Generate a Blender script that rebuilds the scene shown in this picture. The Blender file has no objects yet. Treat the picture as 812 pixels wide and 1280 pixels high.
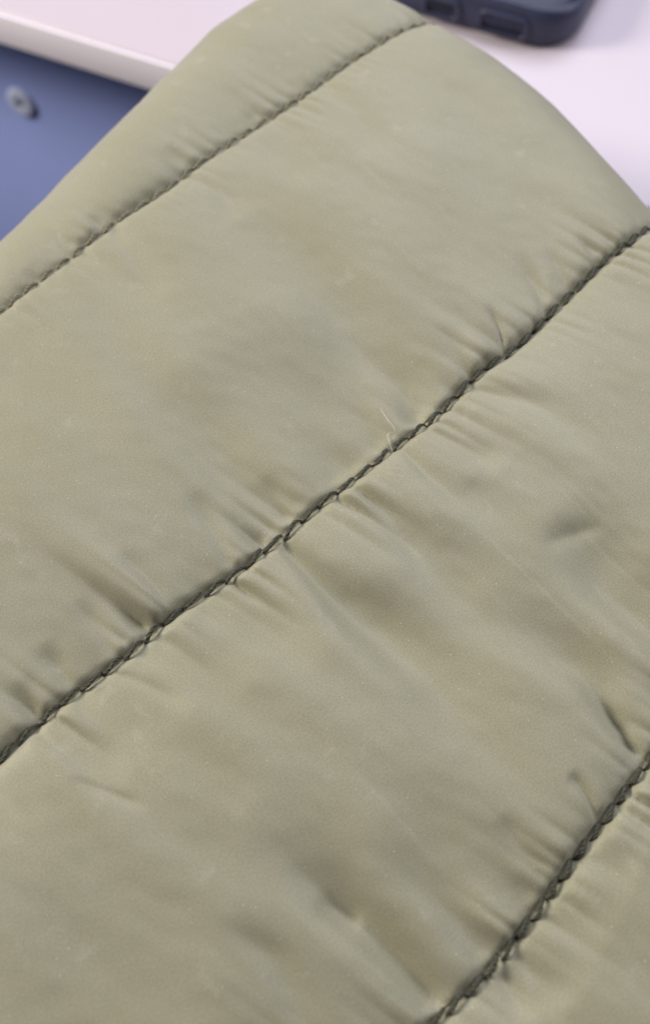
import bpy, bmesh, math, random
import numpy as np
from mathutils import Vector, Matrix

random.seed(4)
rng = np.random.RandomState(11)
MM = 0.001
SC = bpy.context.scene
COL = SC.collection

# ------------------------------------------------------------------ camera
cam_d = bpy.data.cameras.new('camera')
cam = bpy.data.objects.new('camera', cam_d)
COL.objects.link(cam)
SC.camera = cam
cam.location = (0.0, 0.0, 0.180)
cam.rotation_euler = (math.radians(30.0), 0.0, 0.0)      # looking 60 degrees below the horizon
cam_d.sensor_fit = 'VERTICAL'
cam_d.sensor_height = 36.0
cam_d.lens = 36.0 * 1250.0 / 1280.0
cam_d.clip_start = 0.005
cam_d.clip_end = 50.0
cam_d.dof.use_dof = True
cam_d.dof.focus_distance = 0.153
cam_d.dof.aperture_fstop = 14.0

# ------------------------------------------------------------------ light
SC.view_settings.view_transform = 'Standard'
SC.view_settings.look = 'None'
SC.view_settings.gamma = 1.0
SC.view_settings.exposure = 0.0
w = bpy.data.worlds.new('World')
SC.world = w
w.use_nodes = True
w.node_tree.nodes['Background'].inputs[0].default_value = (0.62, 0.60, 0.80, 1)
w.node_tree.nodes['Background'].inputs[1].default_value = 0.03

def area_light(name, loc, target, size, size_y, power, color):
    d = bpy.data.lights.new(name, 'AREA')
    d.shape = 'RECTANGLE'; d.size = size; d.size_y = size_y
    d.energy = power; d.color = color
    o = bpy.data.objects.new(name, d)
    COL.objects.link(o)
    o.location = loc
    o.rotation_euler = (Vector(target) - Vector(loc)).to_track_quat('-Z', 'Y').to_euler()
    return o

# mixed room light: a warm lamp low on the left, cool light from behind the desk, plus weak added fills on the right and in front
area_light('left_lamp', (-0.66, 0.24, 0.40), (0, 0.1, 0.03), 0.24, 0.24, 6.6, (1.0, 0.945, 0.87))
area_light('cool_back_light', (0.12, 0.50, 0.52), (0, 0.12, 0.03), 0.42, 0.42, 3.0, (0.83, 0.86, 1.0))  # cool light from beyond the desk, its source unseen
area_light('right_fill', (0.46, 0.20, 0.42), (0.02, 0.1, 0.03), 0.34, 0.34, 1.9, (0.93, 0.92, 1.0))  # added fill to brighten the right side, stands for no particular lamp
area_light('front_fill', (-0.40, -0.45, 0.30), (-0.1, 0.28, -0.04), 0.3, 0.3, 0.2, (0.84, 0.84, 1.0))  # added fill that lifts the desk's front edge and panel

# ------------------------------------------------------------------ helpers
def tag(o, label=None, category=None, group=None, kind=None):
    if label: o['label'] = label
    if category: o['category'] = category
    if group: o['group'] = group
    if kind: o['kind'] = kind
    return o

def empty(name, loc=(0, 0, 0), rot=(0, 0, 0)):
    o = bpy.data.objects.new(name, None)
    o.empty_display_size = 0.02
    COL.objects.link(o)
    o.location = loc; o.rotation_euler = rot
    return o

def link_mesh(name, me, mat, parent=None):
    o = bpy.data.objects.new(name, me)
    COL.objects.link(o)
    if mat and not me.materials: me.materials.append(mat)
    if parent: o.parent = parent
    return o

def bm_obj(name, bm, mat, parent=None, smooth=True):
    me = bpy.data.meshes.new(name)
    bmesh.ops.recalc_face_normals(bm, faces=bm.faces)
    bm.to_mesh(me); bm.free()
    me.shade_smooth() if smooth else None
    return link_mesh(name, me, mat, parent)

def new_mat(name):
    m = bpy.data.materials.new(name); m.use_nodes = True
    nt = m.node_tree
    return m, nt, nt.nodes['Principled BSDF']

def node(nt, kind, **kw):
    n = nt.nodes.new(kind)
    for k, v in kw.items():
        if k in n.inputs: n.inputs[k].default_value = v
        else: setattr(n, k, v)
    return n

def L(nt, a, b): nt.links.new(a, b)

def noise(nt, vec, scale, detail=2.0, rough=0.5, dist=0.0):
    n = node(nt, 'ShaderNodeTexNoise', Scale=scale, Detail=detail, Roughness=rough, Distortion=dist)
    L(nt, vec, n.inputs['Vector'])
    return n.outputs['Fac']

def ramp(nt, fac, stops):
    r = nt.nodes.new('ShaderNodeValToRGB')
    e = r.color_ramp.elements
    while len(e) < len(stops): e.new(0.5)
    for el, (p, c) in zip(e, stops):
        el.position = p; el.color = c if len(c) == 4 else (*c, 1)
    L(nt, fac, r.inputs['Fac'])
    return r.outputs['Color']

def mix(nt, fac, a, b, mode='MIX'):
    m = nt.nodes.new('ShaderNodeMix'); m.data_type = 'RGBA'; m.blend_type = mode
    for i, v in ((0, fac), (6, a), (7, b)):
        if hasattr(v, 'links') or hasattr(v, 'is_linked'): L(nt, v, m.inputs[i])
        elif isinstance(v, (int, float)): m.inputs[i].default_value = v
        else: m.inputs[i].default_value = v if len(v) == 4 else (*v, 1)
    return m.outputs[2]

def math_node(nt, op, a, b=None):
    m = nt.nodes.new('ShaderNodeMath'); m.operation = op
    for i, v in ((0, a), (1, b)):
        if v is None: continue
        if isinstance(v, (int, float)): m.inputs[i].default_value = v
        else: L(nt, v, m.inputs[i])
    return m.outputs[0]

# ------------------------------------------------------------------ materials
def fabric_material():
    m, nt, p = new_mat('olive_nylon')
    uv = node(nt, 'ShaderNodeUVMap').outputs['UV']            # cloth coordinates, 1 unit = 10 mm
    # slight unevenness of the dye and rubbed, dusty patches
    big = noise(nt, uv, 0.35, 3, 0.5)
    col = ramp(nt, big, [(0.3, (0.297, 0.277, 0.172)), (0.7, (0.324, 0.306, 0.206))])
    blotch = noise(nt, uv, 2.2, 4, 0.62, 0.6)
    patch = noise(nt, uv, 0.55, 2, 0.5)
    fl = ramp(nt, blotch, [(0.585, (0, 0, 0)), (0.73, (1, 1, 1))])
    pm = ramp(nt, patch, [(0.42, (0, 0, 0)), (0.58, (1, 1, 1))])
    dust = math_node(nt, 'MULTIPLY', fl, pm)
    dust = math_node(nt, 'MULTIPLY', dust, 0.2)
    col = mix(nt, dust, col, (0.52, 0.50, 0.40))
    # fine flecks of lint, tiny and sparse
    vo = node(nt, 'ShaderNodeTexVoronoi', Scale=11.0); vo.feature = 'F1'
    L(nt, uv, vo.inputs['Vector'])
    dot = ramp(nt, vo.outputs['Distance'], [(0.045, (1, 1, 1)), (0.10, (0, 0, 0))])
    sep = node(nt, 'ShaderNodeSeparateColor'); L(nt, vo.outputs['Color'], sep.inputs[0])
    lintmask = ramp(nt, noise(nt, uv, 0.28, 2, 0.5), [(0.36, (0.95,) * 3), (0.58, (0.74,) * 3)])
    sel = math_node(nt, 'GREATER_THAN', sep.outputs[0], lintmask)
    fleck = math_node(nt, 'MULTIPLY', dot, sel)
    fleck = math_node(nt, 'MULTIPLY', fleck, 0.85)
    col = mix(nt, fleck, col, (0.72, 0.70, 0.62))
    # weave: thread-scale mottling, in colour and relief
    grain = noise(nt, uv, 38.0, 2, 0.6)
    gcol = ramp(nt, grain, [(0.25, (0.78, 0.78, 0.78)), (0.75, (1.18, 1.18, 1.18))])
    col = mix(nt, 1.0, col, gcol, 'MULTIPLY')
    L(nt, col, p.inputs['Base Color'])
    w1 = node(nt, 'ShaderNodeTexWave', Scale=13.0, Distortion=0.6); w1.bands_direction = 'X'
    w2 = node(nt, 'ShaderNodeTexWave', Scale=13.0, Distortion=0.6); w2.bands_direction = 'Y'
    L(nt, uv, w1.inputs['Vector']); L(nt, uv, w2.inputs['Vector'])
    weave = math_node(nt, 'MULTIPLY', w1.outputs['Fac'], w2.outputs['Fac'])
    fine = math_node(nt, 'ADD', math_node(nt, 'MULTIPLY', weave, 0.35), grain)
    b1 = node(nt, 'ShaderNodeBump', Strength=0.30, Distance=0.00012)
    L(nt, fine, b1.inputs['Height'])
    # hair-fine crumple lines of a much worn shell
    cr = node(nt, 'ShaderNodeTexNoise', Scale=1.6, Detail=5, Roughness=0.55, Distortion=0.9)
    cr.noise_type = 'RIDGED_MULTIFRACTAL' if hasattr(cr, 'noise_type') else cr.noise_type
    L(nt, uv, cr.inputs['Vector'])
    b2 = node(nt, 'ShaderNodeBump', Strength=0.10, Distance=0.0003)
    L(nt, cr.outputs['Fac'], b2.inputs['Height']); L(nt, b1.outputs[0], b2.inputs['Normal'])
    L(nt, b2.outputs[0], p.inputs['Normal'])
    rr = ramp(nt, blotch, [(0.3, (0.56,) * 3), (0.7, (0.64,) * 3)])
    L(nt, rr, p.inputs['Roughness'])
    p.inputs['Specular IOR Level'].default_value = 0.5
    p.inputs['Sheen Weight'].default_value = 0.30
    p.inputs['Sheen Roughness'].default_value = 0.45
    p.inputs['Sheen Tint'].default_value = (0.9, 0.9, 0.95, 1)
    return m

def plain(name, color, rough, spec=0.5, var=0.06, scale=60.0, bump=0.0, bscale=800.0, metallic=0.0):
    m, nt, p = new_mat(name)
    tc = node(nt, 'ShaderNodeTexCoord').outputs['Object']
    f = noise(nt, tc, scale, 4, 0.55)
    lo = tuple(c * (1 - var) for c in color); hi = tuple(min(1, c * (1 + var)) for c in color)
    L(nt, ramp(nt, f, [(0.3, lo), (0.7, hi)]), p.inputs['Base Color'])
    p.inputs['Roughness'].default_value = rough
    p.inputs['Specular IOR Level'].default_value = spec
    p.inputs['Metallic'].default_value = metallic
    if bump:
        b = node(nt, 'ShaderNodeBump', Strength=bump, Distance=0.0004)
        L(nt, noise(nt, tc, bscale, 3), b.inputs['Height']); L(nt, b.outputs[0], p.inputs['Normal'])
    return m

M_FAB = fabric_material()
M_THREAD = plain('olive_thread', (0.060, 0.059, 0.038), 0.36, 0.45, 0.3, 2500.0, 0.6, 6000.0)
M_THREAD_LIT = plain('olive_thread_lit', (0.24, 0.225, 0.15), 0.6, 0.4, 0.25, 2500.0, 0.6, 6000.0)  # same thread; the light on the top seam is put into its colour
M_SEAM = plain('gathered_cloth', (0.24, 0.22, 0.13), 0.6, 0.35, 0.25, 1500.0, 0.5, 3000.0)
M_LINING = plain('lining_cloth', (0.10, 0.10, 0.07), 0.7, 0.3, 0.1)
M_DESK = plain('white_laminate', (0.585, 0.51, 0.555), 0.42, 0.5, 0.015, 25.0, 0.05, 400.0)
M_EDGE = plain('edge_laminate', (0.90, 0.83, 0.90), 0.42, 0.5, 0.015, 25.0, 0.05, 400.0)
M_PANEL = plain('blue_lit_laminate', (0.33, 0.40, 0.78), 0.5, 0.4, 0.04, 20.0, 0.05, 300.0)  # white panel; the bluish light on it is put into the colour
M_CAP = plain('cap_plastic', (0.62, 0.67, 0.88), 0.4, 0.5, 0.03)
M_SOCKET = plain('socket_metal', (0.10, 0.13, 0.22), 0.4, 0.5, 0.1)
M_CASE = plain('slate_blue_case', (0.030, 0.035, 0.075), 0.42, 0.5, 0.12, 120.0, 0.06, 900.0)
M_RECESS = plain('case_recess', (0.018, 0.021, 0.05), 0.5, 0.4, 0.2)
M_SLOT = plain('case_opening', (0.008, 0.009, 0.02), 0.5, 0.4, 0.2)
M_GLASS = plain('phone_screen', (0.008, 0.011, 0.035), 0.28, 0.3, 0.1)
M_LINT = plain('lint', (0.75, 0.73, 0.66), 0.7, 0.3, 0.1)

# ------------------------------------------------------------------ measurements of the jacket, millimetres on the cloth
CREASES = [
 (1, [(-1.1, 55.7), (-5.0, 44.1), (-7.2, 30.9), (-8.3, 17.3), (-9.3, 5.5)], 4.5, 3, 0.2, 1, 0.9, 1),
 (1, [(15.9, 29.3), (11.6, 14.7), (8.0, 4.4), (6.6, 0.1)], 9, 5, 0.3, 2.2, 2.2, 1),  # broad dent added to imitate a soft shadow above the middle seam
 (1, [(0.3, 30.0), (-3.9, 15.2), (-6.5, 3.8)], 6, 4, 0.2, 0.9, 1, 1),  # second dent, added to extend that shadow to the left
 (2, [(-3.4, -1.7), (-4.6, -11.0), (-5.4, -20.3), (-6.1, -32.3)], 4, 8, 0.5, 0.8, 0.1, 1),  # dent added to carry the shadow on below the seam
 (1, [(26.8, 53.4), (27.3, 42.3), (27.2, 31.0), (25.0, 17.8), (24.5, 7.9), (21.9, 0.3)], 5.5, 2, 0.2, 1.2, 1.6, 1),
 (1, [(18.6, 21.5), (16.8, 11.9), (13.9, 1.9), (13.3, -0.9)], 3.2, 1.3, 0.2, 0.6, 0.7, -1),
 (1, [(45.1, 8.0), (43.6, 4.0), (40.9, -0.3)], 0.7, 0.5, 0.2, 0.55, 0.5, 1),
 (1, [(36.8, 10.2), (34.8, 3.7), (33.8, 0.0)], 2, 1, 0.1, 0.5, 0.5, 1),
 (1, [(56.8, 11.8), (54.4, 5.0), (52.0, 1.0)], 1.4, 0.8, 0.1, 0.45, 0.5, 1),
 (1, [(61.6, 9.8), (59.7, 3.5), (58.0, 0.7)], 1.4, 0.8, 0.1, 0.45, 0.5, 1),
 (1, [(68.8, 7.9), (66.6, 2.9), (65.7, 1.0)], 1.3, 0.8, 0.1, 0.4, 0.5, 1),
 (1, [(-14.2, 14.4), (-15.3, 8.3), (-16.4, 3.2)], 1.8, 1, 0.1, 0.55, 0.5, 1),
 (1, [(-27.8, 13.6), (-27.4, 8.4), (-27.9, 2.7)], 1.3, 1, 0.2, 0.5, 0.5, 1),
 (1, [(-37.5, 12.4), (-37.9, 7.0), (-38.4, 2.7)], 1.6, 1, 0.3, 0.6, 0.5, 1),
 (1, [(-45.3, 10.5), (-45.7, 5.7), (-46.3, 1.9)], 1.5, 1, 0.3, 0.6, 0.6, 1),
 (1, [(-51.2, 8.9), (-51.9, 4.1), (-52.4, 2.1)], 1.6, 0.9, 0.2, 0.6, 0.6, 1),
 (1, [(-3.9, 9.6), (-4.7, 4.5), (-5.4, 0.1)], 1.6, 1, 0.1, 0.5, 0.5, 1),
 (1, [(27.5, 63.0), (28.2, 58.9), (27.6, 53.9)], 1.6, 2.5, 0.6, 0.5, 0.1, 1),
 (1, [(8.6, 61.7), (8.0, 56.5), (6.3, 50.0)], 1.6, 2.5, 0.5, 0.4, 0.1, 1),
 (1, [(59.5, 62.0), (58.7, 54.6), (57.2, 46.8)], 2, 3, 0.5, 0.4, 0.1, 1),
 (1, [(42.4, 62.9), (41.7, 57.1), (40.9, 50.3)], 2, 3, 0.4, 0.4, 0.1, 1),
 (0, [(27.7, 72.4), (27.7, 67.3), (27.7, 64.1)], 1.6, 1, 0.1, 0.5, 0.5, 1),
 (0, [(8.2, 70.4), (9.2, 65.9), (10.2, 63.3)], 1.6, 1, 0.1, 0.4, 0.5, 1),
 (0, [(-7.6, 68.4), (-7.6, 63.9), (-7.7, 62.2)], 1.6, 1, 0.1, 0.4, 0.5, 1),
 (0, [(44.8, 70.0), (44.8, 65.2), (46.3, 62.8)], 1.6, 1, 0.1, 0.4, 0.5, 1),
 (2, [(-8.5, -0.9), (-8.5, -8.3), (-8.2, -15.6), (-7.0, -23.6), (-6.1, -33.9), (-6.0, -44.5)], 1.5, 5, 1.2, 2.2, 0.05, 1),
 (2, [(6.5, -1.7), (6.4, -9.7), (6.0, -16.9), (6.6, -26.3), (7.3, -35.1)], 1.4, 5, 0.9, 1.2, 0.05, 1),
 (2, [(16.3, -3.2), (16.0, -10.4), (17.2, -16.0), (19.2, -22.4)], 1.2, 3.5, 0.7, 0.7, 0.2, 1),
 (2, [(33.4, -1.2), (35.6, -5.3), (38.2, -11.6), (38.5, -19.7)], 1.2, 3, 0.5, 0.6, 0.1, 1),
 (2, [(22.9, -3.5), (23.9, -7.8), (24.7, -11.8)], 1, 2, 0.5, 0.6, 0.1, 1),
 (2, [(21.0, -27.2), (24.9, -28.5), (29.0, -30.4)], 1.3, 1.1, 0.3, 0.35, 0.1, -1),
 (2, [(25.4, -28.0), (24.7, -32.6), (23.3, -38.5), (23.4, -44.1), (23.3, -49.7)], 3.4, 5.5, 0.4, 2.1, 1.4, 1),
 (2, [(8.7, -30.7), (9.4, -37.8), (10.1, -44.8), (8.8, -50.5), (7.7, -54.4)], 4, 1.7, 0.2, 1.8, 1.3, 1),
 (2, [(9.1, -49.3), (8.4, -52.1), (8.3, -53.9), (7.3, -55.9)], 0.8, 0.6, 0.3, 0.7, 0.4, -1),
 (2, [(-2.4, -53.2), (-2.5, -55.6), (-3.4, -58.0)], 0.9, 0.7, 0.2, 0.6, 0.5, 1),
 (2, [(-9.0, -31.2), (-8.1, -36.6), (-7.6, -43.0), (-8.3, -52.4)], 3.5, 4, 0.2, 0.8, 0.2, 1),
 (2, [(-37.7, -31.8), (-37.5, -38.6), (-37.0, -44.5), (-36.4, -50.2), (-36.0, -56.0), (-36.1, -61.0)], 2.9, 2, 0.4, 2.5, 1.9, 1),
 (2, [(-38.9, -41.7), (-37.9, -44.4), (-36.9, -46.3)], 1, 1, 0.3, 0.6, 0.1, 1),
 (2, [(-48.8, -37.4), (-48.0, -41.9), (-48.5, -46.3), (-49.6, -52.0)], 1.5, 2.5, 0.2, 0.8, 0.6, 1),
 (2, [(-27.9, -42.8), (-26.7, -50.5), (-27.4, -57.6), (-27.1, -62.2)], 3, 1.8, 0.2, 0.9, 0.8, 1),
 (2, [(-52.6, -8.0), (-51.1, -11.2), (-48.9, -15.4)], 0.6, 0.5, 0.1, 0.4, 0.05, 1),
 (2, [(-39.0, 0.0), (-37.2, -4.0), (-36.1, -8.0)], 1.1, 1.4, 0.5, 0.5, 0.1, 1),
 (2, [(-17.6, -0.8), (-17.8, -6.5), (-17.1, -14.4)], 1.5, 3, 0.6, 0.5, 0.1, 1),
 (2, [(-24.8, 0.4), (-26.3, -4.4), (-26.1, -10.9)], 1.5, 3, 0.4, 0.5, 0.1, 1),
 (2, [(-51.1, 0.5), (-50.3, -4.0), (-47.9, -9.8)], 2, 3, 0.5, 0.5, 0.1, 1),
 (2, [(-13.1, -58.3), (-14.3, -55.1), (-13.7, -51.7)], 1.2, 1.5, 0.5, 0.5, 0.1, 1),
 (3, [(-27.5, -62.2), (-27.5, -64.7), (-28.5, -68.3)], 1.2, 2, 0.9, 0.8, 0.1, 1),
 (3, [(-24.3, -62.3), (-24.1, -65.8), (-23.9, -70.1)], 1.2, 2.5, 0.7, 0.8, 0.1, 1),
 (3, [(-16.7, -61.6), (-16.3, -64.6), (-15.4, -68.5)], 1.6, 2.5, 0.5, 0.5, 0.1, 1),
 (3, [(-8.9, -60.8), (-7.7, -63.2), (-6.5, -66.3)], 1.4, 2.5, 0.5, 0.5, 0.1, 1),
]
FIBRES = [[(19.3, 7.8), (18.8, 6.5), (18.4, 5.1), (18.3, 3.8), (18.0, 2.8)],
 [(17.6, 3.1), (17.0, 3.4), (16.4, 3.0), (15.8, 1.8), (15.2, 0.6), (14.1, -0.7)]]
SEAM_LINES = [
 [(-170, 60), (-40, 64), (-15.8, 65.2), (-6.8, 66.0), (2.3, 66.6), (11.5, 67.1), (20.5, 66.8), (30.4, 67.5), (40.0, 67.4), (49.8, 67.1), (60.2, 67.3), (71.0, 67.5), (81.0, 67.2), (100, 67), (180, 66)],
 [(-170, 6), (-90, 3), (-59.4, 2.6), (-50.6, 3.3), (-38.1, 2.7), (-30.6, 2.8), (-23.2, 2.4), (-16.0, 1.6), (-7.2, 1.5), (0.4, 1.5), (8.5, 1.1), (17.2, 0.9), (25.1, 0.6), (36.3, 1.4), (43.4, 0.8), (56.3, 1.6), (69.7, 2.5), (80.0, 2.6), (100, 2.6), (180, 1)],
 [(-170, -60), (-80, -61.5), (-37.3, -61.8), (-33.4, -62.2), (-29.8, -62.3), (-25.1, -62.2), (-20.1, -61.8), (-14.9, -61.3), (-9.3, -60.5), (-3.7, -60.0), (2.0, -59.4), (8.0, -58.9), (40, -57.5), (180, -58)],
]
E_S = np.array([0.738, 0.674]); E_S /= np.linalg.norm(E_S)     # direction along the quilting
E_N = np.array([-E_S[1], E_S[0]])                              # direction across it
OUT = np.array([(-72, -8), (-61.3, 13.2), (-46.3, 41.1), (-25.6, 72.6), (-9.3, 97.2), (-2.5, 103.4), (3.0, 103.8), (8.6, 100.4),
                (20.0, 90.4), (29.0, 78.6), (37.0, 64.8), (46.6, 51.2), (58.6, 32.4), (74, -2), (60, -58),
                (20, -100), (-55, -94), (-84, -45)], float)    # convex outline where the cloth starts to turn over
def hull(p):
    p = sorted(map(tuple, p)); h = []
    for seq in (p, p[::-1]):
        c = []
        for q in seq:
            while len(c) > 1 and (c[-1][0]-c[-2][0])*(q[1]-c[-2][1]) - (c[-1][1]-c[-2][1])*(q[0]-c[-2][0]) <= 1e-6: c.pop()
            c.append(q)
        h += c[:-1]
    return np.array(h)
OUT = hull(OUT)
ROLL, EASE, PHI, SKIRT = 13.0, 16.0, math.radians(64), 52.0
# the turn-over as a table of arc length: the bend eases in over EASE mm, then keeps radius ROLL up to PHI, then runs straight
_d = np.linspace(0, 120, 6001)
_phi = np.minimum(np.where(_d < EASE, _d**2 / (2 * EASE * ROLL), (_d - EASE / 2) / ROLL), PHI)
_off = np.concatenate([[0], np.cumsum(np.cos((_phi[1:] + _phi[:-1]) / 2) * np.diff(_d))])
_dz = np.concatenate([[0], -np.cumsum(np.sin((_phi[1:] + _phi[:-1]) / 2) * np.diff(_d))])
DMAX = ROLL * PHI + EASE / 2 + SKIRT

def smooth_interp(x, pts):
    """Piecewise cubic (Catmull-Rom style) curve through (s, n) points."""
    P = np.array(pts, float)
    xs, ys = P[:, 0], P[:, 1]
    m = np.gradient(ys, xs)
    i = np.clip(np.searchsorted(xs, x) - 1, 0, len(xs) - 2)
    h = xs[i + 1] - xs[i]; t = np.clip((x - xs[i]) / h, 0, 1)
    return ((2*t**3 - 3*t**2 + 1) * ys[i] + (t**3 - 2*t**2 + t) * h * m[i]
            + (-2*t**3 + 3*t**2) * ys[i + 1] + (t**3 - t**2) * h * m[i + 1])

def seam_n(k, s): return smooth_interp(s, SEAM_LINES[k])

def base_map(s, n):
    """Flat cloth coordinates -> position and normal of the folded-over body (mm)."""
    x = s * E_S[0] + n * E_N[0]; y = s * E_S[1] + n * E_N[1]
    best = np.full(x.shape, 1e9); cx = np.zeros_like(x); cy = np.zeros_like(x)
    inside = np.ones(x.shape, bool)
    N = len(OUT)
    for i in range(N):
        a, b = OUT[i], OUT[(i + 1) % N]
        d = b - a
        t = np.clip(((x - a[0]) * d[0] + (y - a[1]) * d[1]) / (d @ d), 0, 1)
        px, py = a[0] + t * d[0], a[1] + t * d[1]
        q = (x - px)**2 + (y - py)**2
        u = q < best
        best = np.where(u, q, best); cx = np.where(u, px, cx); cy = np.where(u, py, cy)
        inside &= (d[0] * (y - a[1]) - d[1] * (x - a[0])) >= 0
    d = np.where(inside, 0, np.sqrt(best))
    dd = np.maximum(d, 1e-9)
    ox = np.where(inside, 0, (x - cx) / dd); oy = np.where(inside, 0, (y - cy) / dd)
    dc = np.minimum(d, DMAX)
    phi = np.interp(dc, _d, _phi); off = np.interp(dc, _d, _off); z = np.interp(dc, _d, _dz)
    X = np.where(inside, x, cx + ox * off); Y = np.where(inside, y, cy + oy * off)
    P = np.stack([X, Y, z], -1)
    Nn = np.stack([ox * np.sin(phi), oy * np.sin(phi), np.cos(phi)], -1)
    return P, Nn, d

def sines1(seed, lo, hi, k=14):
    r = np.random.RandomState(seed)
    f = 2 * np.pi / np.exp(r.uniform(np.log(lo), np.log(hi), k)); p = r.uniform(0, 6.28, k)
    return lambda s: sum(np.sin(f[i] * s + p[i]) for i in range(k)) / math.sqrt(k / 2)

def sines2(seed, lo, hi, k=22, stretch=1.0):
    r = np.random.RandomState(seed)
    f = 2 * np.pi / np.exp(r.uniform(np.log(lo), np.log(hi), k)); p = r.uniform(0, 6.28, k); a = r.uniform(0, 6.28, k)
    return lambda s, n: sum(np.sin(f[i] * (np.cos(a[i]) * s + np.sin(a[i]) * n / stretch) + p[i]) for i in range(k)) / math.sqrt(k / 2)

BIG = sines2(3, 22, 60, stretch=1.5)
MID = sines2(5, 7, 18, stretch=1.7)
SML = sines2(8, 2.2, 5, stretch=1.4)
PUCK = {}
for k in range(3):
    for side in (0, 1):
        PUCK[k, side] = (sines1(30 + 2*k + side, 4.5, 9.0), sines1(50 + 2*k + side, 6.5, 13.0), sines1(70 + 2*k + side, 14, 40), sines1(90 + k, 9, 20), sines1(110 + 2*k + side, 3.0, 5.0))
PITCH = [3.6, 3.75, 3.25]

def crease_height(panel, s, n):
    h = np.zeros_like(s)
    for (pn, pts, w0, w1, a0, am, a1, side) in CREASES:
        if pn != panel: continue
        P = np.array(pts, float)
        for end, nb, a in ((0, 1, a0), (-1, -2, a1)):         # strong ends run on into the stitching
            if a >= 0.45:
                v = P[end] - P[nb]; P[end] = P[end] + v / np.linalg.norm(v) * 3.5
            else:                                             # free ends taper a little further out
                v = P[end] - P[nb]; tot = np.linalg.norm(P[0] - P[-1]); P[end] = P[end] + v / np.linalg.norm(v) * 0.22 * tot
        # resample the crease as a smooth curve
        t = np.linspace(0, len(P) - 1, 10 * (len(P) - 1) + 1)
        k = np.arange(len(P))
        Q = np.stack([smooth_interp(t, np.stack([k, P[:, 0]], -1)), smooth_interp(t, np.stack([k, P[:, 1]], -1))], -1)
        R = 4.2 * max(w0, w1)
        m = (s > Q[:, 0].min() - R) & (s < Q[:, 0].max() + R) & (n > Q[:, 1].min() - R) & (n < Q[:, 1].max() + R)
        if not m.any(): continue
        ss, nn = s[m], n[m]
        best = np.full(ss.shape, 1e9); sg = np.zeros_like(ss); u = np.zeros_like(ss)
        K = len(Q) - 1
        for i in range(K):
            a, b = Q[i], Q[i + 1]; d = b - a
            tt = ((ss - a[0]) * d[0] + (nn - a[1]) * d[1]) / (d @ d + 1e-12)
            tc = np.clip(tt, 0, 1)
            q = (ss - a[0] - tc * d[0])**2 + (nn - a[1] - tc * d[1])**2
            v = q < best
            best = np.where(v, q, best)
            sg = np.where(v, np.sign(d[0] * (nn - a[1]) - d[1] * (ss - a[0])), sg)
            u = np.where(v, (i + tc) / K, u)
        D = np.sqrt(best) * sg
        w = 0.9 * (w0 + (w1 - w0) * u)
        e0, e1 = (a if a >= 0.45 else 0.0 for a in (a0, a1))   # free ends fade out completely
        bell = np.sin(np.pi * u); bell = bell * bell * (3 - 2 * bell)
        amp = np.where(u < 0.5, e0 + (am - e0) * bell, e1 + (am - e1) * bell)
        free = (1 - u) * (a0 < 0.45) + u * (a1 < 0.45)
        w = w * (1 + 0.45 * free**2)                           # and widen as they fade
        w = w * np.where(D > 0, 1 + 0.7 * np.clip((w - 1.2) / 2, 0, 1), 1.0)   # steep on one side, easing out on the other
        cr = np.clip(1.6 - 0.45 * w, 0.0, 1.0)                 # narrow folds are crisp, wide ones soft
        prof = -(1 - 0.55 * cr) * np.exp(-(D / w)**2) - 0.75 * cr * np.exp(-1.5 * np.sqrt((D / w)**2 + 0.03)) + 0.08 * np.exp(-((D - side * 2.1 * w) / (1.2 * w))**2)
        h[m] += 1.3 * amp * prof
    return h

def height(panel, s, n):
    """Puff of the padding, gathers at the stitching, creases (mm above the seam level)."""
    lo = seam_n(panel, s) if panel < 3 else None               # seam below this panel (towards the viewer)
    hi = seam_n(panel - 1, s) if panel > 0 else None           # seam above it
    H = np.ones_like(s) * 2.4
    pin = np.ones_like(s); gather = np.zeros_like(s)
    for k, side, w in ((panel, 0, None if lo is None else n - lo), (panel - 1, 1, None if hi is None else hi - n)):
        if w is None: continue
        w = np.maximum(w, 0)
        H = H * (0.42 * (1 - np.exp(-(w / 1.9))) + 0.58 * (1 - np.exp(-(w / 13.0)**1.5)))
        pin = pin * (1 - np.exp(-(w / 1.3)**1.4))
        p1, p2, p3, p4, p0 = PUCK[k, side]
        sk = s + 0.22 * w * (1 if side == 0 else -1)
        env = np.clip(0.75 + 0.5 * p3(s), 0.15, 1.8) * (0.45 if k == 0 else 1.0)
        gather += env * (0.52 * (np.sqrt(p1(sk)**2 + 0.006) - 0.8) * np.exp(-(w / (3.5 + 2.5 * env))**1.3) + 0.16 * (np.sqrt(p0(sk)**2 + 0.01) - 0.8) * np.exp(-(w / 3.0)**1.4) + 0.30 * p2(sk) * np.exp(-w / 6.0) + 0.36 * p4(sk) * np.exp(-w / 15.0))
        H = H - (0.3 if k == 0 else 0.8) * np.exp(-(w / 0.85)**2)                   # the cloth is drawn down tight under the thread
        # cloth pulled down at every needle hole
        gather += -0.35 * np.cos(2 * np.pi * s / PITCH[k]) * np.exp(-(w / 1.2)**2) * np.clip(w / 0.5, 0, 1)
    h = H + pin * (gather + crease_height(panel, s, n) + 0.28 * BIG(s, n) + 0.07 * MID(s, n) + 0.018 * SML(s, n))
    return h

def surface(panel, s, n, lift=0.0):
    P, N, d = base_map(s, n)
    _t = np.clip(d / 26, 0, 1); slack = 1 - 0.45 * _t * _t * (3 - 2 * _t)                    # the padding is stretched thin over the turn
    return P + N * (height(panel, s, n) * slack + lift)[..., None], N, d

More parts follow.
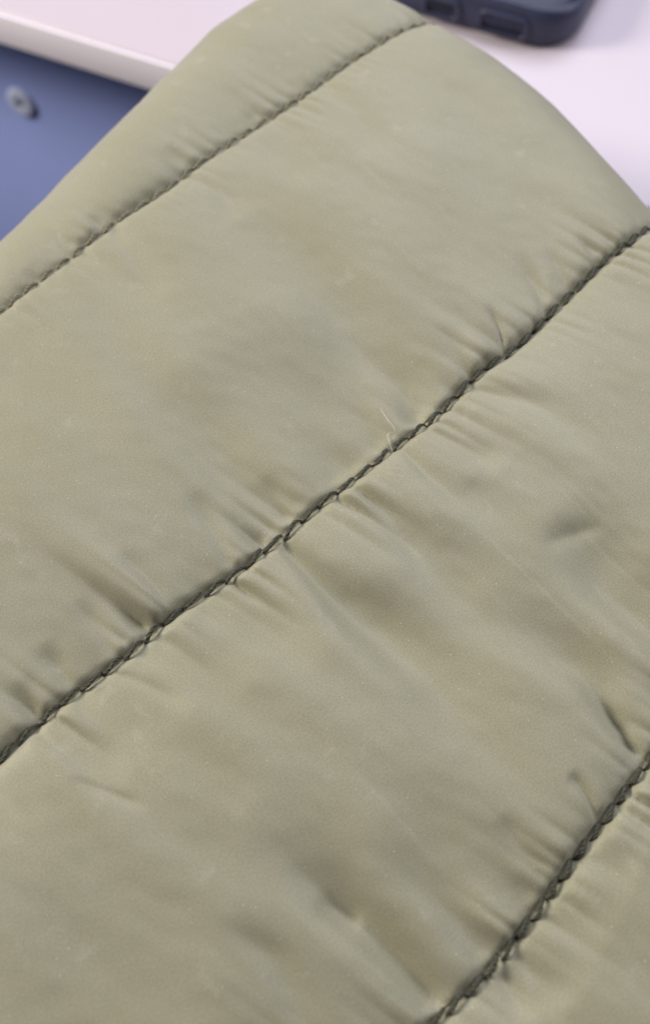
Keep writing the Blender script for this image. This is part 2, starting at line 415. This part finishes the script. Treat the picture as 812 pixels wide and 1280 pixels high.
#DESKMARK
# ------------------------------------------------------------------ the desk
EDGE_A = math.radians(-24.6)
desk = empty('desk', (-0.0428, 0.2480, 0.0), (0, 0, EDGE_A))
tag(desk, 'white laminate desk top with pale front edge behind the jacket', 'desk')
TH = 0.0108
def rounded_box(x0, x1, y0, y1, z0, z1, r, seg=3):
    bm = bmesh.new()
    bmesh.ops.create_cube(bm, size=1.0)
    for v in bm.verts:
        v.co = Vector((x0 if v.co.x < 0 else x1, y0 if v.co.y < 0 else y1, z0 if v.co.z < 0 else z1))
    bmesh.ops.bevel(bm, geom=list(bm.edges), offset=r, segments=seg, profile=0.5, affect='EDGES')
    return bm
def flat_smooth(o, angle=35):
    for p in o.data.polygons: p.use_smooth = True
    o.data.set_sharp_from_angle(angle=math.radians(angle))
    return o
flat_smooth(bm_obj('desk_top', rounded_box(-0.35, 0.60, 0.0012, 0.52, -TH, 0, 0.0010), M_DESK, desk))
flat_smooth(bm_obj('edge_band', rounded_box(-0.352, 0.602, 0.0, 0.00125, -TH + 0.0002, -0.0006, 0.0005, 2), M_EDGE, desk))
REC = 0.028
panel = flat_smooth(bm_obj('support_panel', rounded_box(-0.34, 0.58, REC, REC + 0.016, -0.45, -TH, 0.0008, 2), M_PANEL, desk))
def lathe(profile, seg=32):
    bm = bmesh.new(); rings = []
    for r, z in profile:
        rings.append([bm.verts.new((r * math.cos(2*math.pi*i/seg), r * math.sin(2*math.pi*i/seg), z)) for i in range(seg)] if r > 1e-7 else [bm.verts.new((0, 0, z))])
    for a, b in zip(rings, rings[1:]):
        for i in range(seg):
            j = (i + 1) % seg
            if len(a) == 1 and len(b) > 1: bm.faces.new((a[0], b[i], b[j]))
            elif len(b) == 1 and len(a) > 1: bm.faces.new((a[i], a[j], b[0]))
            elif len(a) > 1: bm.faces.new((a[i], a[j], b[j], b[i]))
    return bm
cap_xz = (-0.0862, -0.0592)
cap = flat_smooth(bm_obj('screw_cap', lathe([(0.0058, 0.0), (0.0058, 0.0006), (0.0053, 0.0011), (0.0042, 0.0014), (0.0020, 0.0013), (0.0016, 0.0009), (0.0016, 0.0004), (0, 0.0004)]), M_CAP, panel))
cap.location = (cap_xz[0], REC, cap_xz[1]); cap.rotation_euler = (math.pi / 2, 0, 0)
sock = flat_smooth(bm_obj('screw_cap_socket', lathe([(0.00158, 0.00045), (0.00158, 0.0009), (0.0012, 0.0010), (0.0009, 0.0006), (0, 0.0006)], 6), M_SOCKET, panel))
sock.location = cap.location; sock.rotation_euler = cap.rotation_euler

# ------------------------------------------------------------------ the phone
def rr_outline(w, l, r, seg=10):
    pts = []
    for cx, cy, a0 in ((w/2 - r, l/2 - r, 0), (-w/2 + r, l/2 - r, 90), (-w/2 + r, -l/2 + r, 180), (w/2 - r, -l/2 + r, 270)):
        for i in range(seg + 1):
            a = math.radians(a0 + 90 * i / seg)
            pts.append((cx + r * math.cos(a), cy + r * math.sin(a)))
    return pts
def stack(layers, w, l, r, cap_bottom=True, cap_top=True):
    """Loft of inset rounded rectangles: layers are (inset, z)."""
    bm = bmesh.new(); rings = []
    for ins, z in layers:
        rings.append([bm.verts.new((x, y, z)) for x, y in rr_outline(w - 2*ins, l - 2*ins, max(r - ins, 0.001))])
    for a, b in zip(rings, rings[1:]):
        k = len(a)
        for i in range(k): bm.faces.new((a[i], a[(i+1) % k], b[(i+1) % k], b[i]))
    if cap_bottom: bm.faces.new(rings[0][::-1])
    if cap_top: bm.faces.new(rings[-1])
    return bm
PW, PL, PT, PR = 0.0765, 0.156, 0.0112, 0.0125
phone = empty('smartphone')
tag(phone, 'dark smartphone in a slate blue protective case lying on the desk', 'phone')
phone.rotation_euler = (0, 0, EDGE_A)
ex, ey = Vector((math.cos(EDGE_A), math.sin(EDGE_A), 0)), Vector((-math.sin(EDGE_A), math.cos(EDGE_A), 0))
CORNER = Vector((0.0680, 0.2510, 0.0))                    # the case's near right corner, before rounding
phone.location = CORNER - ex * PW / 2 + ey * PL / 2
flat_smooth(bm_obj('case', stack([(0.0022, 0.0002), (0.0008, 0.0009), (0.0001, 0.0024), (0, 0.0045), (0.0001, 0.0075), (0.0006, 0.0098), (0.0014, PT - 0.0002), (0.0020, PT), (0.0026, PT - 0.0003), (0.0029, PT - 0.0016)], PW, PL, PR), M_CASE, phone), 60)
flat_smooth(bm_obj('screen', stack([(0.0031, PT - 0.0030), (0.0031, PT - 0.0013), (0.0036, PT - 0.0009)], PW, PL, PR), M_GLASS, phone), 60)
def slot(name, cx, wid, z0, z1, mat, depth, proud, par, r):
    bm = rounded_box(cx - wid/2, cx + wid/2, -PL/2 - proud, -PL/2 + depth, z0, z1, r, 3)
    return flat_smooth(bm_obj(name, bm, mat, par))
def frame(name, cx, wid, z0, z1, t, par, proud):
    """Raised rim round an opening in the case."""
    bm = bmesh.new()
    y0, y1 = -PL/2 - proud, -PL/2 + 0.001
    def ring(g, y): return [bm.verts.new((cx + x, y, (z0+z1)/2 + z)) for x, z in rr_outline(wid + 2*g, (z1 - z0) + 2*g, 0.0012 + g, 5)]
    rs = [ring(t, y1), ring(t, y0 + 0.0002), ring(t - 0.0002, y0), ring(0.0002, y0), ring(0, y0 + 0.0002), ring(0, y1)]
    for a, b in zip(rs, rs[1:]):
        for i in range(len(a)): bm.faces.new((a[i], a[(i+1) % len(a)], b[(i+1) % len(b)], b[i]))
    return flat_smooth(bm_obj(name, bm, M_CASE, par))
frame('charging_port_rim', 0.0, 0.0092, 0.0034, 0.0072, 0.0012, phone, 0.0009)
slot('charging_port', 0.0, 0.0090, 0.0036, 0.0070, M_SLOT, 0.002, 0.0001, phone, 0.0011)
frame('speaker_opening_rim', 0.0186, 0.0128, 0.0030, 0.0074, 0.0009, phone, 0.0009)
slot('speaker_opening', 0.0186, 0.0126, 0.0032, 0.0072, M_RECESS, 0.002, 0.00006, phone, 0.0011)
for q in range(5):
    slot('speaker_rib', 0.0186 - 0.0044 + 0.0022 * q, 0.0011, 0.0054, 0.0068, M_CASE, 0.002, 0.00035, phone, 0.0003)
slot('speaker_slit', 0.0186, 0.0104, 0.0034, 0.0048, M_SLOT, 0.002, 0.00013, phone, 0.0005)

# ------------------------------------------------------------------ the quilted jacket
TILT = math.radians(6.0)
jacket = empty('quilted_jacket', (0.0, 0.078, 0.0449), (TILT, 0, 0))
tag(jacket, 'olive green quilted jacket with stitched rows, draped in front of the white desk', 'jacket')

def axis(a, b, lo, hi, fine, coarse):
    left = np.arange(a, lo, coarse); mid = np.arange(lo, hi, fine); right = np.arange(hi, b + coarse, coarse)
    return np.concatenate([left, mid, right])

def cloth_panel(idx):
    s = axis(-165, 175, -72, 104, 0.36, 1.4)
    if idx == 0:   u = np.concatenate([np.linspace(0, 1, 60)**1.6 * 18, np.linspace(18.4, 120, 200)])
    elif idx == 3: u = np.concatenate([np.linspace(0, 1, 60)**1.6 * 18, np.linspace(18.4, 115, 180)])
    else:
        t = np.linspace(0, 1, 190); u = 0.5 - 0.5 * np.cos(np.pi * t); u = 0.55 * u + 0.45 * t
    S, U = np.meshgrid(s, u, indexing='ij')
    if idx == 0:   Nn = seam_n(0, S) + U
    elif idx == 3: Nn = seam_n(2, S) - U
    else:
        lo, hi = seam_n(idx, S), seam_n(idx - 1, S); Nn = lo + (hi - lo) * U
    P, N, d = surface(idx, S, Nn)
    ns, nu = S.shape
    I = np.arange(ns * nu).reshape(ns, nu)
    Q = np.stack([I[:-1, :-1], I[1:, :-1], I[1:, 1:], I[:-1, 1:]], -1).reshape(-1, 4)
    if idx == 3: Q = Q[:, ::-1]
    keep = (d.reshape(-1)[Q] < DMAX).any(1)
    Q = Q[keep]
    used = np.unique(Q); remap = np.full(ns * nu, -1); remap[used] = np.arange(len(used)); Q = remap[Q]
    V = (P.reshape(-1, 3)[used] * MM).astype(np.float32)
    me = bpy.data.meshes.new('quilted_panel')
    me.vertices.add(len(V)); me.vertices.foreach_set('co', V.ravel())
    me.loops.add(Q.size); me.loops.foreach_set('vertex_index', Q.ravel().astype(np.int32))
    me.polygons.add(len(Q)); me.polygons.foreach_set('loop_start', np.arange(0, Q.size, 4, dtype=np.int32))
    uvl = me.uv_layers.new(name='UVMap')
    UVs = np.stack([S.reshape(-1)[used], Nn.reshape(-1)[used]], -1)[Q.ravel()] / 10.0
    uvl.data.foreach_set('uv', UVs.astype(np.float32).ravel())
    me.update(calc_edges=True); me.shade_smooth()
    return link_mesh('quilted_panel', me, M_FAB, jacket)
for i in range(4): cloth_panel(i)

# underside
OFF = float(np.interp(DMAX, _d, _off)); ZB = float(np.interp(DMAX, _d, _dz))
bm = bmesh.new()
ring = []
for i in range(len(OUT)):
    a, b, c = OUT[i - 1], OUT[i], OUT[(i + 1) % len(OUT)]
    t1 = (b - a) / np.linalg.norm(b - a); t2 = (c - b) / np.linalg.norm(c - b)
    for t in (t1, t2):
        o = np.array([t[1], -t[0]])
        ring.append((b + o * (OFF + 0.4)))
vt = [bm.verts.new((x * MM, y * MM, (ZB + 5.0) * MM)) for x, y in ring]
vb = [bm.verts.new((x * 0.985 * MM, y * 0.985 * MM, (ZB - 1.0) * MM)) for x, y in ring]
bm.faces.new(vt); bm.faces.new(vb[::-1])
for i in range(len(vt)):
    j = (i + 1) % len(vt); bm.faces.new((vt[i], vb[i], vb[j], vt[j]))
bm_obj('lining', bm, M_LINING, jacket, smooth=False)

# one stitch: three plies twisted together, arching out of one hole and into the next
def stitch_mesh(name, length, twist, seed, mat, rad=0.205):
    r = random.Random(seed)
    V, F = [], []
    nseg, nsid = 20, 7
    for ply in range(3):
        base = len(V)
        for i in range(nseg + 1):
            t = i / nseg; x = (t - 0.5) * length * 1.06
            e = 1 - abs(2*t - 1)**2.7
            zc = -0.95 + 1.10 * e
            yc = 0.16 * math.sin(2 * math.pi * (t - 0.5)) * (1 if seed % 2 else 0.5)
            sh = 0.72 + 0.28 * e
            a = twist * t * 2 * math.pi + ply * 2 * math.pi / 3 + r.uniform(-.12, .12)
            oy, oz = 0.165 * sh * math.cos(a), 0.165 * sh * math.sin(a)
            for k in range(nsid):
                b = 2 * math.pi * k / nsid
                rr = rad * sh * r.uniform(0.93, 1.07)
                V.append((x * MM, (yc + oy + rr * math.cos(b)) * MM, (zc + oz + rr * math.sin(b)) * MM))
        for i in range(nseg):
            for k in range(nsid):
                k2 = (k + 1) % nsid
                F.append((base + i*nsid + k, base + (i+1)*nsid + k, base + (i+1)*nsid + k2, base + i*nsid + k2))
    me = bpy.data.meshes.new(name); me.from_pydata(V, [], F); me.update(); me.shade_smooth()
    me.materials.append(mat)
    return me

def seam(k, lift):
    # gathered strip of cloth lying in the bottom of the row
    s = np.arange(-165, 175, 0.4); n0 = seam_n(k, s)
    P0, N0, d0 = base_map(s, n0)
    keep = d0 < DMAX
    V, F = [], []
    cross = np.linspace(-0.55, 0.55, 7)
    cols = []
    for c in cross:
        P, N, d = base_map(s, n0 + c)
        hz = -0.85 + 0.6 * abs(c)**1.5 - 0.30 * np.cos(2*np.pi*s/PITCH[k]) * 0.6 + 0.05 * np.sin(s * 9.1 + c * 5)
        cols.append(P + N * hz[:, None])
    G = np.stack(cols, 1)
    ii = np.where(keep)[0]; idx = {i: a for a, i in enumerate(ii)}
    V = (G[ii] * MM).reshape(-1, 3).tolist()
    nc = len(cross)
    for i in ii[:-1]:
        if i + 1 in idx:
            a, b = idx[i], idx[i + 1]
            for c in range(nc - 1): F.append((a*nc + c, b*nc + c, b*nc + c + 1, a*nc + c + 1))
    me = bpy.data.meshes.new('quilting_seam'); me.from_pydata(V, [], F); me.update(); me.shade_smooth()
    so = link_mesh('quilting_seam', me, M_SEAM, jacket)
    kinds = [stitch_mesh('stitch', PITCH[k], tw, 10*k + q, M_THREAD if k else M_THREAD_LIT) for q, tw in enumerate((1.6, 1.9, 1.75, 1.45))]
    r = random.Random(100 + k)
    x = PITCH[k] * (round(-160 / PITCH[k]))
    while x < 170:
        sc = x + PITCH[k] / 2
        q = np.array([sc - 1.2, sc, sc + 1.2])
        P, N, d = base_map(q, seam_n(k, q))
        if d[1] < DMAX - 4:
            t = Vector(P[2] - P[0]).normalized(); z = Vector(N[1]).normalized()
            y = z.cross(t).normalized(); z = t.cross(y)
            m = Matrix((t, y, z)).transposed()
            m = m @ Matrix.Rotation(math.radians(r.uniform(4, 13)), 3, 'Z') @ Matrix.Rotation(math.radians(r.uniform(-6, 6)), 3, 'Y') @ Matrix.Rotation(math.radians(r.uniform(-25, 25)), 3, 'X')
            p = Vector(P[1]) + z * (lift + r.uniform(-.12, .15)) + y * r.uniform(-.12, .12)
            o = bpy.data.objects.new('stitch', kinds[r.randrange(4)])
            COL.objects.link(o); o.parent = so
            m4 = m.to_4x4() @ Matrix.Diagonal((r.uniform(.95, 1.07), r.uniform(.88, 1.1), r.uniform(.88, 1.1), 1)); m4.translation = p * MM
            o.matrix_local = m4
        x += PITCH[k]
for k, lf in ((0, 0.22), (1, 0.18), (2, 0.18)): seam(k, lf)

# ------------------------------------------------------------------ lint on the cloth
def lint(pts, panel_i, rad, label):
    P = np.array(pts, float); k = np.arange(len(P)); t = np.linspace(0, len(P) - 1, 28)
    s = smooth_interp(t, np.stack([k, P[:, 0]], -1)); n = smooth_interp(t, np.stack([k, P[:, 1]], -1))
    n2 = np.maximum(n, seam_n(1, s) + 0.3) if panel_i == 1 else n
    W, N, _ = surface(panel_i, s, n2, 0.10)
    W = W + N * (0.35 * np.sin(np.linspace(0, math.pi, 28)))[:, None]
    W += (E_N[0] * (n - n2))[:, None] * np.array([1, 0, 0]) + (E_N[1] * (n - n2))[:, None] * np.array([0, 1, 0])
    R = np.array(Matrix.Rotation(TILT, 3, 'X'))
    W = (W * MM) @ R.T + np.array([0, 0.078, 0.0449])
    bm = bmesh.new(); prev = None
    for i in range(28):
        a, b = W[max(i-1, 0)], W[min(i+1, 27)]
        t_ = Vector(b - a).normalized(); u = t_.cross(Vector((0, 0, 1))).normalized(); v = t_.cross(u)
        rr = rad * MM * (1 - 0.6 * abs(2*i/27 - 1)**2)
        ring = [bm.verts.new(Vector(W[i]) + (u * math.cos(q) + v * math.sin(q)) * rr) for q in (0, 1.2566, 2.5133, 3.7699, 5.0265)]
        if prev:
            for q in range(5): bm.faces.new((prev[q], prev[(q+1) % 5], ring[(q+1) % 5], ring[q]))
        prev = ring
    o = bm_obj('lint_fibre', bm, M_LINT)
    return tag(o, label, 'lint', 'lint fibres on the jacket')
lint(FIBRES[0], 1, 0.032, 'short straight white lint fibre on the cloth, farther from the seam')
lint(FIBRES[1], 1, 0.038, 'hooked white lint fibre touching the middle seam stitches')
